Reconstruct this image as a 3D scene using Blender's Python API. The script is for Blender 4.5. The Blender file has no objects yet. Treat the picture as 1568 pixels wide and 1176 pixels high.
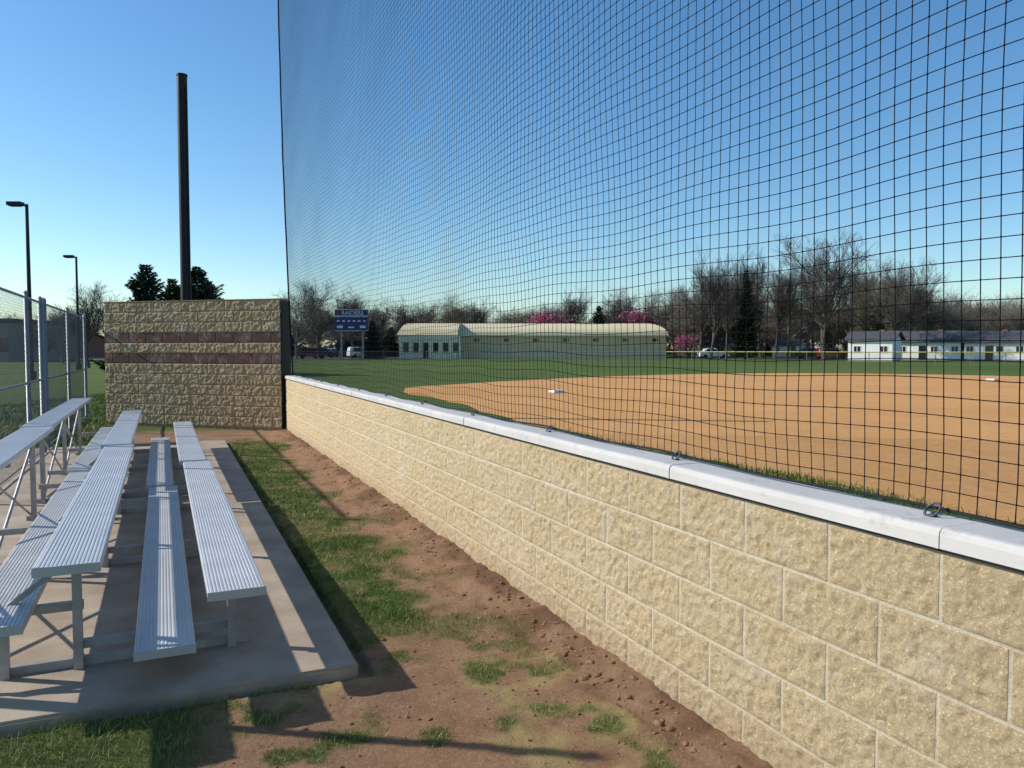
import bpy, math, random, bmesh
import numpy as np
from mathutils import Vector, Matrix
random.seed(7); np.random.seed(7)
S=bpy.context.scene
TH=math.atan(522/1176.0); s_,c_=math.sin(TH),math.cos(TH)
EYE=1.55
def P(t,d,z): return (-t*s_+d*c_, t*c_+d*s_, z)
def PX(x,Z): return (x-784)/1176.0*Z
# ---------------- noise
def vnoise(x,y,seed=0):
    x=np.asarray(x,float);y=np.asarray(y,float)
    xi=np.floor(x).astype(np.int64);yi=np.floor(y).astype(np.int64)
    xf=x-xi;yf=y-yi
    def h(a,b):
        n=(a*374761393+b*668265263+seed*974711)&0xffffffff
        n=((n^(n>>13))*1274126177)&0xffffffff
        n=n^(n>>16)
        return (n&0xffff)/65535.0
    u=xf*xf*(3-2*xf);v=yf*yf*(3-2*yf)
    return (h(xi,yi)*(1-u)+h(xi+1,yi)*u)*(1-v)+(h(xi,yi+1)*(1-u)+h(xi+1,yi+1)*u)*v
def fbm(x,y,seed=0,o=4):
    r=0;a=.5;tot=0
    for i in range(o):
        r=r+a*vnoise(x*2**i+i*17.3,y*2**i+i*9.1,seed+i);tot+=a;a*=.5
    return r/tot
def sst(a,b,x):
    u=np.clip((x-a)/(b-a),0,1);return u*u*(3-2*u)
# ---------------- materials
def newmat(name):
    m=bpy.data.materials.new(name);m.use_nodes=True
    nt=m.node_tree;b=nt.nodes['Principled BSDF'];return m,nt,b
def N(nt,t,**k):
    n=nt.nodes.new(t)
    for a,b in k.items():setattr(n,a,b)
    return n
def mixc(nt,fac,a,b,mode='MIX'):
    n=N(nt,'ShaderNodeMix',data_type='RGBA',blend_type=mode)
    for idx,v in ((0,fac),(6,a),(7,b)):
        if hasattr(v,'is_output') : nt.links.new(v,n.inputs[idx])
        elif idx==0:n.inputs[0].default_value=v
        else:n.inputs[idx].default_value=(*v,1)
    return n.outputs[2]
def noise(nt,scale,detail=4,rough=.6,vec=None):
    n=N(nt,'ShaderNodeTexNoise');n.inputs['Scale'].default_value=scale
    n.inputs['Detail'].default_value=detail;n.inputs['Roughness'].default_value=rough
    if vec is None:
        tc=N(nt,'ShaderNodeTexCoord');vec=tc.outputs['Object']
    nt.links.new(vec,n.inputs['Vector']);return n.outputs['Fac']
def ramp(nt,fac,a,b):
    n=N(nt,'ShaderNodeMapRange');n.inputs[1].default_value=a;n.inputs[2].default_value=b
    nt.links.new(fac,n.inputs[0]);return n.outputs[0]
def bump(nt,b,h,strength=.5,dist=.01):
    n=N(nt,'ShaderNodeBump');n.inputs['Strength'].default_value=strength;n.inputs['Distance'].default_value=dist
    nt.links.new(h,n.inputs['Height']);nt.links.new(n.outputs[0],b.inputs['Normal'])
def simple(name,c1,c2=None,scale=5,rough=.8,metal=0,bs=0,bd=.01,bscale=None,lo=.35,hi=.65,spec=.3):
    m,nt,b=newmat(name)
    if c2 is None:c2=tuple(x*.8 for x in c1)
    f=ramp(nt,noise(nt,scale),lo,hi)
    nt.links.new(mixc(nt,f,c1,c2),b.inputs['Base Color'])
    b.inputs['Roughness'].default_value=rough;b.inputs['Metallic'].default_value=metal
    b.inputs['Specular IOR Level'].default_value=spec
    if bs: bump(nt,b,noise(nt,bscale or scale*6),bs,bd)
    return m
def attr(nt,name):
    return N(nt,'ShaderNodeAttribute',attribute_name=name).outputs['Fac']
M={}
M['net']=simple('net_black',(.008,.008,.014),rough=.8,spec=.1)
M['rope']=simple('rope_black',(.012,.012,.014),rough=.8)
M['black']=simple('black_paint',(.006,.006,.008),(.010,.010,.012),rough=.5,spec=.3)
M['steel']=simple('galvanised_steel',(.36,.37,.38),(.25,.26,.28),scale=20,rough=.5,metal=.5)
M['hook']=simple('weathered_hook_steel',(.10,.10,.11),(.06,.06,.065),scale=20,rough=.5,metal=.5)
M['wire']=simple('galvanised_wire',(.20,.205,.21),(.15,.155,.16),scale=20,rough=.6,metal=.3)
m,nt,b=newmat('aluminium')
f=ramp(nt,noise(nt,3,5),.3,.7)
col=mixc(nt,f,(.55,.545,.54),(.45,.45,.455))
f=ramp(nt,noise(nt,26,6,.8),.56,.75)
col=mixc(nt,f,col,(.36,.35,.34))
nt.links.new(col,b.inputs['Base Color'])
b.inputs['Metallic'].default_value=.22
r=N(nt,'ShaderNodeMapRange');r.inputs[3].default_value=.32;r.inputs[4].default_value=.55
nt.links.new(noise(nt,9),r.inputs[0]);nt.links.new(r.outputs[0],b.inputs['Roughness'])
M['alu']=m
M['frame']=simple('mill_aluminium',(.42,.41,.40),(.30,.29,.28),scale=8,rough=.5,metal=.3)
M['conc']=simple('slab_concrete',(.46,.375,.285),(.33,.255,.185),scale=2.6,rough=.9,bs=.5,bscale=60,bd=.004)
M['bark']=simple('bark',(.12,.10,.085),(.08,.065,.055),scale=3,rough=.9)
M['barkd']=simple('bark_light',(.22,.185,.155),(.15,.125,.10),scale=2,rough=.9)
M['conif']=simple('conifer_needles',(.018,.038,.018),(.038,.06,.026),scale=1.6,rough=.8)
M['pink']=simple('redbud_blossom',(.62,.14,.28),(.52,.11,.22),scale=2,rough=.8)
M['bud']=simple('budding_leaves',(.24,.24,.08),(.16,.16,.06),scale=2,rough=.8)
M['yellow']=simple('yellow_plastic',(.7,.58,.10),rough=.5)
M['white']=simple('white_siding',(.82,.80,.75),(.76,.74,.69),scale=1,rough=.6)
M['beige']=simple('beige_metal_siding',(.70,.54,.33),(.63,.48,.29),scale=.4,rough=.6)
M['beiger']=simple('cream_roof_metal',(.78,.66,.40),(.72,.60,.36),scale=.3,rough=.6)
M['cream']=simple('cream_wall',(.86,.77,.58),(.80,.71,.52),scale=.3,rough=.6)
M['roof']=simple('grey_shingle',(.095,.095,.105),(.06,.06,.065),scale=2,rough=.9)
M['glass']=simple('dark_glass',(.02,.025,.03),rough=.12,spec=.6)
M['blue']=simple('blue_signboard',(.04,.045,.20),(.03,.035,.17),rough=.4)
M['rubber']=simple('tyre_rubber',(.02,.02,.02),rough=.8)
M['carw']=simple('white_car_paint',(.75,.76,.78),(.72,.73,.75),rough=.25,spec=.5)
M['card']=simple('dark_car_paint',(.03,.035,.05),rough=.25,spec=.5)
M['carr']=simple('maroon_car_paint',(.18,.02,.03),rough=.25,spec=.5)
M['brick']=simple('reddish_brick',(.28,.13,.09),(.2,.1,.07),scale=4,rough=.8)
M['tanroof']=simple('tan_brick',(.3,.25,.2),rough=.8)
M['base']=simple('base_rubber_white',(.8,.8,.78),rough=.6)
M['mortc']=simple('coping_joint_mortar',(.46,.43,.40),(.38,.355,.33),rough=.9)
m,nt,b=newmat('precast_coping')
f=ramp(nt,noise(nt,2.0,6,.65),.35,.7)
c=mixc(nt,f,(.56,.535,.51),(.48,.455,.43))
f2=ramp(nt,noise(nt,10,6,.75),.56,.74)
c=mixc(nt,f2,c,(.38,.345,.31))
nt.links.new(c,b.inputs['Base Color']);b.inputs['Roughness'].default_value=.85
bump(nt,b,noise(nt,90,4),.3,.003);M['cap']=m
def blockmat(name,ca,cb,mort,attrstripe=False):
    m,nt,b=newmat(name)
    uv=N(nt,'ShaderNodeUVMap');uv.uv_map='UVMap'
    br=N(nt,'ShaderNodeTexBrick');nt.links.new(uv.outputs[0],br.inputs['Vector'])
    br.offset=.5;br.offset_frequency=2;br.squash=1
    br.inputs['Scale'].default_value=1;br.inputs['Mortar Size'].default_value=.0062 if not attrstripe else .004
    br.inputs['Mortar Smooth'].default_value=.3
    br.inputs['Brick Width'].default_value=.406;br.inputs['Row Height'].default_value=.203
    br.inputs['Color1'].default_value=(0,0,0,1);br.inputs['Color2'].default_value=(1,1,1,1);br.inputs['Mortar'].default_value=(.5,.5,.5,1)
    tc=N(nt,'ShaderNodeTexCoord')
    n1=ramp(nt,noise(nt,45,7,.8),.34,.66)
    col=mixc(nt,n1,ca,cb)
    v=N(nt,'ShaderNodeTexVoronoi');v.inputs['Scale'].default_value=170;nt.links.new(tc.outputs['Object'],v.inputs['Vector'])
    sp=ramp(nt,v.outputs['Color'],.72,.9)
    col=mixc(nt,sp,col,tuple(min(.85,x*1.3) for x in ca))
    n3=ramp(nt,noise(nt,60,5,.8),.58,.70)
    col=mixc(nt,n3,col,tuple(x*.58 for x in cb))
    mm=N(nt,'ShaderNodeMapRange');mm.inputs[3].default_value=.0;mm.inputs[4].default_value=.08
    nt.links.new(br.outputs['Color'],mm.inputs[0])
    col=mixc(nt,mm.outputs[0],col,tuple(x*.6 for x in cb))
    if attrstripe:
        a=attr(nt,'stripe')
        sc=mixc(nt,n1,(.15,.078,.062),(.11,.058,.048))
        col=mixc(nt,a,col,sc)
    big=ramp(nt,noise(nt,3.3,5,.75),.5,.72)
    col=mixc(nt,big,col,mixc(nt,.3,col,(.80,.75,.66)))
    mf=N(nt,'ShaderNodeMath',operation='MULTIPLY');nt.links.new(br.outputs['Fac'],mf.inputs[0])
    mfn=ramp(nt,noise(nt,9,4),.15,.6);nt.links.new(mfn,mf.inputs[1])
    col=mixc(nt,mf.outputs[0],col,mort)
    if not attrstripe:
        sx=N(nt,'ShaderNodeSeparateXYZ');nt.links.new(tc.outputs['Object'],sx.inputs[0])
        g=N(nt,'ShaderNodeMapRange');g.inputs[1].default_value=.22;g.inputs[2].default_value=.03
        g.inputs[3].default_value=0;g.inputs[4].default_value=.4
        nt.links.new(sx.outputs[2],g.inputs[0])
        col=mixc(nt,g.outputs[0],col,(.38,.25,.15))
    nt.links.new(col,b.inputs['Base Color']);b.inputs['Roughness'].default_value=.92
    b.inputs['Specular IOR Level'].default_value=.15
    h=N(nt,'ShaderNodeMath',operation='SUBTRACT')
    nt.links.new(noise(nt,85,7,.8),h.inputs[0])
    h2=N(nt,'ShaderNodeMath',operation='MULTIPLY');h2.inputs[1].default_value=.3
    nt.links.new(br.outputs['Fac'],h2.inputs[0]);nt.links.new(h2.outputs[0],h.inputs[1])
    bump(nt,b,h.outputs[0],1.0,.014)
    return m
M['block']=blockmat('split_face_block',(.66,.52,.325),(.52,.39,.225),(.74,.65,.50))
M['block2']=blockmat('split_face_block_banded',(.50,.365,.215),(.36,.255,.145),(.38,.30,.22),attrstripe=True)
# ground
m,nt,b=newmat('ground_soil_and_grass')
gn=ramp(nt,noise(nt,.35,6,.7),.35,.65)
grass=mixc(nt,gn,(.080,.135,.028),(.115,.16,.038))
gf=ramp(nt,noise(nt,22,5,.8),.35,.7)
grass=mixc(nt,gf,grass,(.055,.09,.02))
gs=ramp(nt,noise(nt,3.2,5,.7),.60,.78)
grass=mixc(nt,gs,grass,(.20,.18,.07))
gl=ramp(nt,noise(nt,.06,4,.6),.4,.62)
grass=mixc(nt,gl,grass,mixc(nt,.5,grass,(.15,.17,.05)))
d1=ramp(nt,noise(nt,3.0,7,.72),.35,.68)
dirt=mixc(nt,d1,(.40,.235,.135),(.28,.155,.088))
d2=ramp(nt,noise(nt,45,6,.8),.50,.70)
dirt=mixc(nt,d2,dirt,(.48,.33,.22))
d3=ramp(nt,noise(nt,9,6,.8),.60,.72)
dirt=mixc(nt,d3,dirt,(.20,.11,.065))
dirt=mixc(nt,attr(nt,'wet'),dirt,(.17,.095,.055))
dirt=mixc(nt,attr(nt,'straw'),dirt,(.44,.34,.15))
nt.links.new(mixc(nt,attr(nt,'dirt'),grass,dirt),b.inputs['Base Color'])
b.inputs['Roughness'].default_value=.95;b.inputs['Specular IOR Level'].default_value=.1
bump(nt,b,noise(nt,55,7,.8),1,.022);M['ground']=m
m,nt,b=newmat('infield_clay')
a=ramp(nt,noise(nt,.25,5,.6),.35,.65)
c=mixc(nt,a,(.66,.335,.125),(.58,.285,.10))
a2=ramp(nt,noise(nt,6,6,.8),.5,.75)
c=mixc(nt,a2,c,(.74,.43,.19))
a3=ramp(nt,noise(nt,1.1,5,.7),.58,.72)
c=mixc(nt,a3,c,(.52,.25,.09))
nt.links.new(c,b.inputs['Base Color']);b.inputs['Roughness'].default_value=.95;b.inputs['Specular IOR Level'].default_value=.1
bump(nt,b,noise(nt,12,6,.8),.7,.03);M['clay']=m
m,nt,b=newmat('grass_blades')
g=mixc(nt,attr(nt,'tint'),(.095,.18,.03),(.50,.43,.17))
nt.links.new(mixc(nt,ramp(nt,noise(nt,9),.4,.6),g,mixc(nt,.4,g,(.05,.09,.018))),b.inputs['Base Color'])
b.inputs['Roughness'].default_value=.7;b.inputs['Specular IOR Level'].default_value=.2
M['blade']=m
M['clod']=simple('soil_clods',(.30,.175,.10),(.17,.095,.055),scale=12,rough=.95,bs=.8,bscale=90,bd=.006,spec=.1)
# ---------------- object helpers
def link(o,parent=None):
    S.collection.objects.link(o)
    if parent:o.parent=parent
    return o
def group(name,loc=(0,0,0),rz=0):
    o=bpy.data.objects.new(name,None);o.location=loc;o.rotation_euler=(0,0,rz);link(o);return o
def meshobj(name,v,f,mat,parent=None,smooth=False):
    me=bpy.data.meshes.new(name);me.from_pydata([tuple(p) for p in v],[],[tuple(q) for q in f]);me.update()
    if mat:me.materials.append(mat)
    if smooth:me.polygons.foreach_set('use_smooth',[True]*len(me.polygons))
    return link(bpy.data.objects.new(name,me),parent)
class B:
    def __init__(s):s.v=[];s.f=[]
    def box(s,x0,x1,y0,y1,z0,z1,tf=None):
        n=len(s.v);c=[(x,y,z) for z in (z0,z1) for x,y in((x0,y0),(x1,y0),(x1,y1),(x0,y1))]
        if tf:c=[tf(*q) for q in c]
        s.v+=c;s.f+=[tuple(n+i for i in q) for q in((0,3,2,1),(4,5,6,7),(0,1,5,4),(1,2,6,5),(2,3,7,6),(3,0,4,7))]
    def tube(s,pts,rs,k=6,caps=True):
        n0=len(s.v);L=len(pts);pts=[Vector(p) for p in pts]
        if not hasattr(rs,'__len__'):rs=[rs]*L
        for i,p in enumerate(pts):
            d=(pts[min(i+1,L-1)]-pts[max(i-1,0)])
            if d.length<1e-9:d=Vector((0,0,1))
            d.normalize()
            ref=Vector((0,0,1)) if abs(d.z)<.9 else Vector((1,0,0))
            a=d.cross(ref).normalized();bb=d.cross(a)
            for j in range(k):
                w=2*math.pi*j/k;s.v.append(tuple(p+a*(rs[i]*math.cos(w))+bb*(rs[i]*math.sin(w))))
        for i in range(L-1):
            for j in range(k):
                a=n0+i*k+j;b2=n0+i*k+(j+1)%k;s.f.append((a,b2,b2+k,a+k))
        if caps:
            s.f.append(tuple(n0+j for j in range(k)));s.f.append(tuple(n0+(L-1)*k+j for j in range(k)))
    def obj(s,name,mat,parent=None,smooth=False):return meshobj(name,s.v,s.f,mat,parent,smooth)
def gridmesh(name,V,nx,ny,mat,uv=None,attrs={},smooth=True,parent=None):
    me=bpy.data.meshes.new(name)
    nv=nx*ny;me.vertices.add(nv);me.vertices.foreach_set('co',V.reshape(-1).astype(np.float32))
    i=np.arange(ny-1)[:,None]*nx+np.arange(nx-1)[None,:]
    q=np.stack([i,i+1,i+1+nx,i+nx],-1).reshape(-1,4)
    me.loops.add(q.size);me.loops.foreach_set('vertex_index',q.reshape(-1).astype(np.int32))
    me.polygons.add(len(q));me.polygons.foreach_set('loop_start',(np.arange(len(q))*4).astype(np.int32))
    me.polygons.foreach_set('use_smooth',np.full(len(q),smooth))
    me.update(calc_edges=True)
    if uv is not None:
        l=me.uv_layers.new(name='UVMap');l.data.foreach_set('uv',uv.reshape(-1,2)[q.reshape(-1)].reshape(-1).astype(np.float32))
    for k,a in attrs.items():
        at=me.attributes.new(k,'FLOAT','POINT');at.data.foreach_set('value',a.reshape(-1).astype(np.float32))
    me.materials.append(mat);me.validate()
    return link(bpy.data.objects.new(name,me),parent)
# ---------------- ground
def masks(X,Y):
    t=Y*c_-X*s_; d=X*c_+Y*s_
    n1=fbm(X*1.3,Y*1.3,3);n2=fbm(X*3.5,Y*3.5,11);n3=fbm(X*7,Y*7,21)
    e=(n1-.5)*.9+(n3-.5)*.35
    lim=1.42+.12*sst(8,12,t)-.12*sst(5.5,4.2,t)
    strip=sst(lim+.16,lim-.14,d+e*.9)
    patch=sst(.54,.66,n2)*.8
    fg=sst(4.3,3.6,t+e)
    Gs=np.maximum(strip*(1-.4*sst(.48,.7,n3)),patch*sst(1.9,1.6,d)*.6)
    bare=sst(.54,.66,n2*.6+n3*.4)
    Gf=np.maximum(bare*sst(1.95,1.6,d)*.8,sst(-.0,-.4,d-.25+e*.6)*.9)
    G=Gs*(1-fg)+Gf*fg
    G=G*sst(14.2,13.2,t+e)
    near=(d<2.25)&(d>-1.2)&(t<15.5)&(t>-4)
    fade=sst(-1.3,-.9,d)*sst(16.5,15,t)*(d<2.3)
    fade=np.where(t<-4,0,fade)
    dirt=np.where(near|(fade>0),(1-G)*fade,0)
    wet=sst(1.6,1.88,d+e*.4)*(d<2.2)*(.15+.6*sst(.4,.6,n2))
    straw=sst(.48,.62,fbm(X*2.2+9,Y*2.2,31))*sst(6,3.5,t)*sst(.35,.6,n3)*(d<1.75)*.8
    return t,d,dirt,wet,straw,G
def hgt(X,Y):
    t,d,dirt,wet,straw,G=masks(X,Y)
    z=(fbm(X*1.1,Y*1.1,5)-.5)*.05+(fbm(X*7,Y*7,6)-.5)*.014*(.4+dirt)+(fbm(X*26,Y*26,8,3)-.5)*.010*dirt
    berm=sst(1.55,1.95,d)*(fbm(X*4,Y*4,41)*.045+(fbm(X*18,Y*18,42)-.5)*.022+.012)
    trench=-.014*np.exp(-((d-1.72-(fbm(X*2,Y*2,50)-.5)*.3)/.05)**2)
    z=z+berm+trench
    w=sst(2.3,2.2,d)*sst(-1.6,-1.0,d)*sst(17,15,t)*sst(-5,-3,t)
    slab=(d<.86)&(d>-3)&(t>3.55)&(t<13.7)
    z=np.where(slab,np.minimum(z*.3,.0)-.03,z)
    return z*w
def axis(fine0,fine1,step,lo,hi):
    a=list(np.arange(fine0,fine1,step));x=fine1;st=step
    b=[]
    while x<hi: b.append(x);st*=1.22;x+=st
    b.append(hi);cc=[];x=fine0-step;st=step
    while x>lo: cc.append(x);st*=1.22;x-=st
    cc.append(lo);return np.array(cc[::-1]+a+b)
xs=axis(-2.2,2.0,.02,-1500,1500);ya=axis(2.2,6.0,.02,-600,3000)
ya=np.concatenate([ya[ya<6.0],np.arange(6.0,16.5,.05)]);st=.05;x=16.5;ex=[]
while x<3000:ex.append(x);st*=1.22;x+=st
ya=np.concatenate([ya,ex,[3000]])
xa=xs[xs<-2.2];xa=xa[xa<-7.5];xs=np.concatenate([xa,np.arange(-7.4,-2.2,.05),xs[xs>=-2.2]])
XX,YY=np.meshgrid(xs,ya)
t,d,dirt,wet,straw,G=masks(XX,YY);ZZ=hgt(XX,YY)
gridmesh('ground',np.stack([XX,YY,ZZ],-1),len(xs),len(ya),M['ground'],attrs={'dirt':dirt,'wet':wet,'straw':straw})
def blades(name,n,xr,yr,hmin,hmax,w,cond):
    X=np.random.uniform(*xr,n);Y=np.random.uniform(*yr,n)
    t,d,dirt,wet,straw,G=masks(X,Y)
    keep=cond(X,Y,t,d,dirt,G);X=X[keep];Y=Y[keep];dirt=dirt[keep];t=t[keep];d=d[keep]
    Z=hgt(X,Y);n=len(X)
    h=np.random.uniform(hmin,hmax,n)*(.5+.9*vnoise(X*3,Y*3,77))*(1-.45*dirt);a=np.random.uniform(0,2*math.pi,n)
    b=np.random.uniform(0,2*math.pi,n);ln=np.random.uniform(.1,1.3,n)*h
    W=w*np.random.uniform(.6,1.3,n)
    base=np.stack([X,Y,Z-.004],-1);side=np.stack([np.cos(a)*W,np.sin(a)*W,0*a],-1)
    mid=base+np.stack([np.cos(b)*ln*.35,np.sin(b)*ln*.35,h*.6],-1)
    tip=base+np.stack([np.cos(b)*ln,np.sin(b)*ln,h],-1)
    V=np.stack([base-side,base+side,mid+side*.7,mid-side*.7,tip],1).reshape(-1,3)
    i=np.arange(n)*5
    me=bpy.data.meshes.new(name);me.vertices.add(len(V));me.vertices.foreach_set('co',V.reshape(-1).astype(np.float32))
    q=np.stack([i,i+1,i+2,i+3],-1);tr=np.stack([i+3,i+2,i+4],-1)
    lv=np.concatenate([q.reshape(-1),tr.reshape(-1)]).astype(np.int32)
    me.loops.add(len(lv));me.loops.foreach_set('vertex_index',lv)
    me.polygons.add(2*n);me.polygons.foreach_set('loop_start',np.concatenate([np.arange(n)*4,4*n+np.arange(n)*3]).astype(np.int32))
    me.update(calc_edges=True)
    tn=np.clip(sst(.5,.72,fbm(X*2.0+3,Y*2.0,91))*.9+np.random.uniform(-.1,.4,n)+sst(4.8,3.2,t)*.25,0,1)
    at=me.attributes.new('tint','FLOAT','POINT');at.data.foreach_set('value',np.repeat(tn,5).astype(np.float32))
    me.materials.append(M['blade']);return link(bpy.data.objects.new(name,me))
def offslab(t,d):return ~((d<.84)&(t>3.58)&(t<13.6))
blades('grass_blades',280000,(-3.2,1.9),(2.2,7),.010,.036,.0016,lambda X,Y,t,d,dirt,G:(np.random.rand(len(X))<(1-dirt)**1.4*.9+.02)&offslab(t,d)&(d<1.93)&(d>-2.4))
blades('grass_blades',160000,(-6.5,.2),(7,15),.012,.036,.0032,lambda X,Y,t,d,dirt,G:(np.random.rand(len(X))<(1-dirt)**1.4*.9+.01)&offslab(t,d)&(d<1.85)&(d>.8))
blades('grass_blades',60000,(-14,-6),(12,26),.03,.09,.008,lambda X,Y,t,d,dirt,G:(d<-1.2))
blades('grass_blades',90000,(-3.4,0.4),(2.0,4.4),.03,.075,.0018,lambda X,Y,t,d,dirt,G:(t<3.60)&(t>3.60-.12*vnoise(X*6,Y*6,4)-.01)&(d<.6)&(vnoise(X*4,Y*4,9)>.3))
bm=bmesh.new();bmesh.ops.create_icosphere(bm,subdivisions=2,radius=1);IV=np.array([v.co[:] for v in bm.verts]);IF=np.array([[v.index for v in f.verts] for f in bm.faces]);bm.free()
V=[];F=[];off=0
def addclod(x,y,r):
    global off
    z=float(hgt(np.array([x]),np.array([y]))[0])
    sd=random.randint(0,9999)
    k=.6+.8*vnoise(IV[:,0]*2.1+sd,IV[:,1]*2.1+IV[:,2]*1.7,sd)
    k2=1+.5*(vnoise(IV[:,0]*5+sd,IV[:,2]*5,sd)-.5)
    v=IV*(k*k2)[:,None]*np.array([r*random.uniform(.8,1.5),r*random.uniform(.8,1.5),r*random.uniform(.4,.8)])
    a=random.uniform(0,6.28);ca,sa=math.cos(a),math.sin(a)
    v=np.stack([v[:,0]*ca-v[:,1]*sa+x,v[:,0]*sa+v[:,1]*ca+y,v[:,2]+z],-1)
    V.append(v);F.append(IF+off);off+=len(v)
for i in range(700):
    tt=random.uniform(1.0,8) if random.random()<.7 else random.uniform(8,14.5)
    dd=1.84+random.gauss(0,.08)
    if dd>1.95:dd=1.93
    x,y,_=P(tt,dd,0);addclod(x,y,random.choice([.005,.006,.008,.010,.015])*random.uniform(.7,1.2))
for i in range(1500):
    tt=random.uniform(2.0,9);dd=random.uniform(.0,1.75)
    if tt>3.5 and dd<.88:continue
    x,y,_=P(tt,dd,0);addclod(x,y,random.choice([.003,.003,.004,.005,.008])*random.uniform(.7,1.2))
V=np.concatenate(V);F=np.concatenate(F)
meshobj('soil_clods',V.tolist(),F.tolist(),M['clod'],smooth=True)
# infield
pts=[]
for tt in np.linspace(-8,26.5,50): pts.append(P(tt,6.7+.75*float(sst(14,22,tt))+.10*math.sin(tt*1.7)+random.uniform(-.06,.06),0)[:2])
arc=[(-4.2,30.2),(-2.5,33.2),(0,36.8),(4.1,41.4),(9,45.4),(14.5,48),(20,48),(25,46),(29,42),(34,36),(38,26),(40,12),(36,-2)]
def cr(p0,p1,p2,p3,u):return tuple(.5*((2*b)+(c-a)*u+(2*a-5*b+4*c-d)*u*u+(-a+3*b-3*c+d)*u**3) for a,b,c,d in zip(p0,p1,p2,p3))
aa=[pts[-1]]+arc+[(20,-4)]
for i in range(1,len(aa)-2):
    for u in np.linspace(0,1,12,endpoint=False):
        q=cr(aa[i-1],aa[i],aa[i+1],aa[i+2],u);pts.append((q[0]+random.uniform(-.05,.05),q[1]+random.uniform(-.08,.08)))
bm=bmesh.new();vs=[bm.verts.new((p[0],p[1],.012)) for p in pts];fc=bm.faces.new(vs);bmesh.ops.triangulate(bm,faces=[fc]);me=bpy.data.meshes.new('infield_dirt');bm.to_mesh(me);bm.free();me.materials.append(M['clay'])
ob=link(bpy.data.objects.new('infield_dirt',me))
if me.polygons[0].normal.z<0: me.flip_normals()
b_=B()
for i in range(1800):
    tt=random.gauss(6.6,.8) if i%3 else random.uniform(3,14);dd=6.7+random.gauss(0,.10)*(1 if i%3==0 else 1.3)
    x,y,_=P(tt,dd,0);h=random.uniform(.03,.09);a=random.uniform(0,6.28)
    n=len(b_.v);w=.008
    b_.v+=[(x-w*math.cos(a),y-w*math.sin(a),0),(x+w*math.cos(a),y+w*math.sin(a),0),(x+random.uniform(-.04,.04),y+random.uniform(-.04,.04),h)];b_.f.append((n,n+1,n+2))
b_.obj('turf_fringe',M['blade'])
def plate(name,x,y,sx,rz):
    bm=bmesh.new();bmesh.ops.create_cube(bm,size=1)
    for v in bm.verts:v.co=Vector((v.co.x*sx,v.co.y*sx,v.co.z*.09))
    bmesh.ops.bevel(bm,geom=bm.edges[:],offset=.025,segments=2,affect='EDGES')
    me=bpy.data.meshes.new(name);bm.to_mesh(me);bm.free();me.materials.append(M['base'])
    o=link(bpy.data.objects.new(name,me));o.location=(x,y,.06);o.rotation_euler=(0,0,rz)
plate('softball_base',PX(852,26.8),26.8,.42,.5);plate('softball_base',PX(1520,37),37,.42,.5)
# ---------------- low block wall
LW=group('block_retaining_wall')
ZT=.978
ta=np.concatenate([np.arange(-2.5,1.0,.03),np.arange(1.0,4.2,.007),np.arange(4.2,7,.012),np.arange(7,15.06,.025),[15.07]])
za=np.arange(-.12,ZT+.001,.0073);za[-1]=ZT
TT,Zg=np.meshgrid(ta,za)
U=TT-1.269+4.06;Vv=Zg+.04
def joint(U,Vv,w=.006):
    row=np.floor(Vv/.203);fv=Vv-row*.203;fv=np.minimum(fv,.203-fv)
    u=U+np.where(np.mod(row,2)==0,.203,0);fu=np.mod(u,.406);fu=np.minimum(fu,.406-fu)
    bid=np.floor(u/.406)*13+row*7
    return fv,fu,bid
fv,fu,bid=joint(U,Vv)
e=np.minimum(fv,np.where(TT<8,fu,1))
prof=sst(.003,.014,e)
rough=(fbm(TT*36,Zg*36+bid*3.1,60,4)-.5)*.022+(fbm(TT*9,Zg*9+bid*1.7,61,2)-.5)*.006+(vnoise(TT*90,Zg*90,62)-.5)*.006
disp=prof*(.004+rough)
Vt=np.stack([-TT*s_+(1.985-disp)*c_,TT*c_+(1.985-disp)*s_,Zg],-1)
gridmesh('split_face_courses',Vt[::-1],len(ta),len(za),M['block'],uv=np.stack([U,Vv],-1)[::-1],smooth=True,parent=LW)
b_=B();b_.box(-2.5,15.06,1.99,2.145,-.15,ZT-.001,P);b_.obj('wall_core',M['mortc'],LW)
b_=B();b_.box(-2.5,15.06,1.970,2.150,ZT+.001,ZT+.009,P);b_.obj('cap_shadow_strip',M['rope'],LW)  # black strip added to draw the shade line under the coping
def bevbox(name,x0,x1,y0,y1,z0,z1,tf,mat,parent,off=.008,seg=3):
    bm=bmesh.new();bmesh.ops.create_cube(bm,size=1)
    for v in bm.verts:
        v.co=Vector(((x0+x1)/2+v.co.x*(x1-x0),(y0+y1)/2+v.co.y*(y1-y0),(z0+z1)/2+v.co.z*(z1-z0)))
    bmesh.ops.bevel(bm,geom=bm.edges[:],offset=off,segments=seg,affect='EDGES')
    for v in bm.verts:v.co=Vector(tf(*v.co))
    bmesh.ops.recalc_face_normals(bm,faces=bm.faces[:])
    me=bpy.data.meshes.new(name);bm.to_mesh(me);bm.free();me.materials.append(mat)
    return link(bpy.data.objects.new(name,me),parent)
CT=1.046
prof=[(1.963,ZT+.0105),(1.963,CT-.022),(1.966,CT-.011),(1.974,CT-.003),(1.986,CT),(2.150,CT),(2.158,CT-.006),(2.160,CT-.02),(2.160,ZT+.0105)]
tj=1.472-1.28*3
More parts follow.
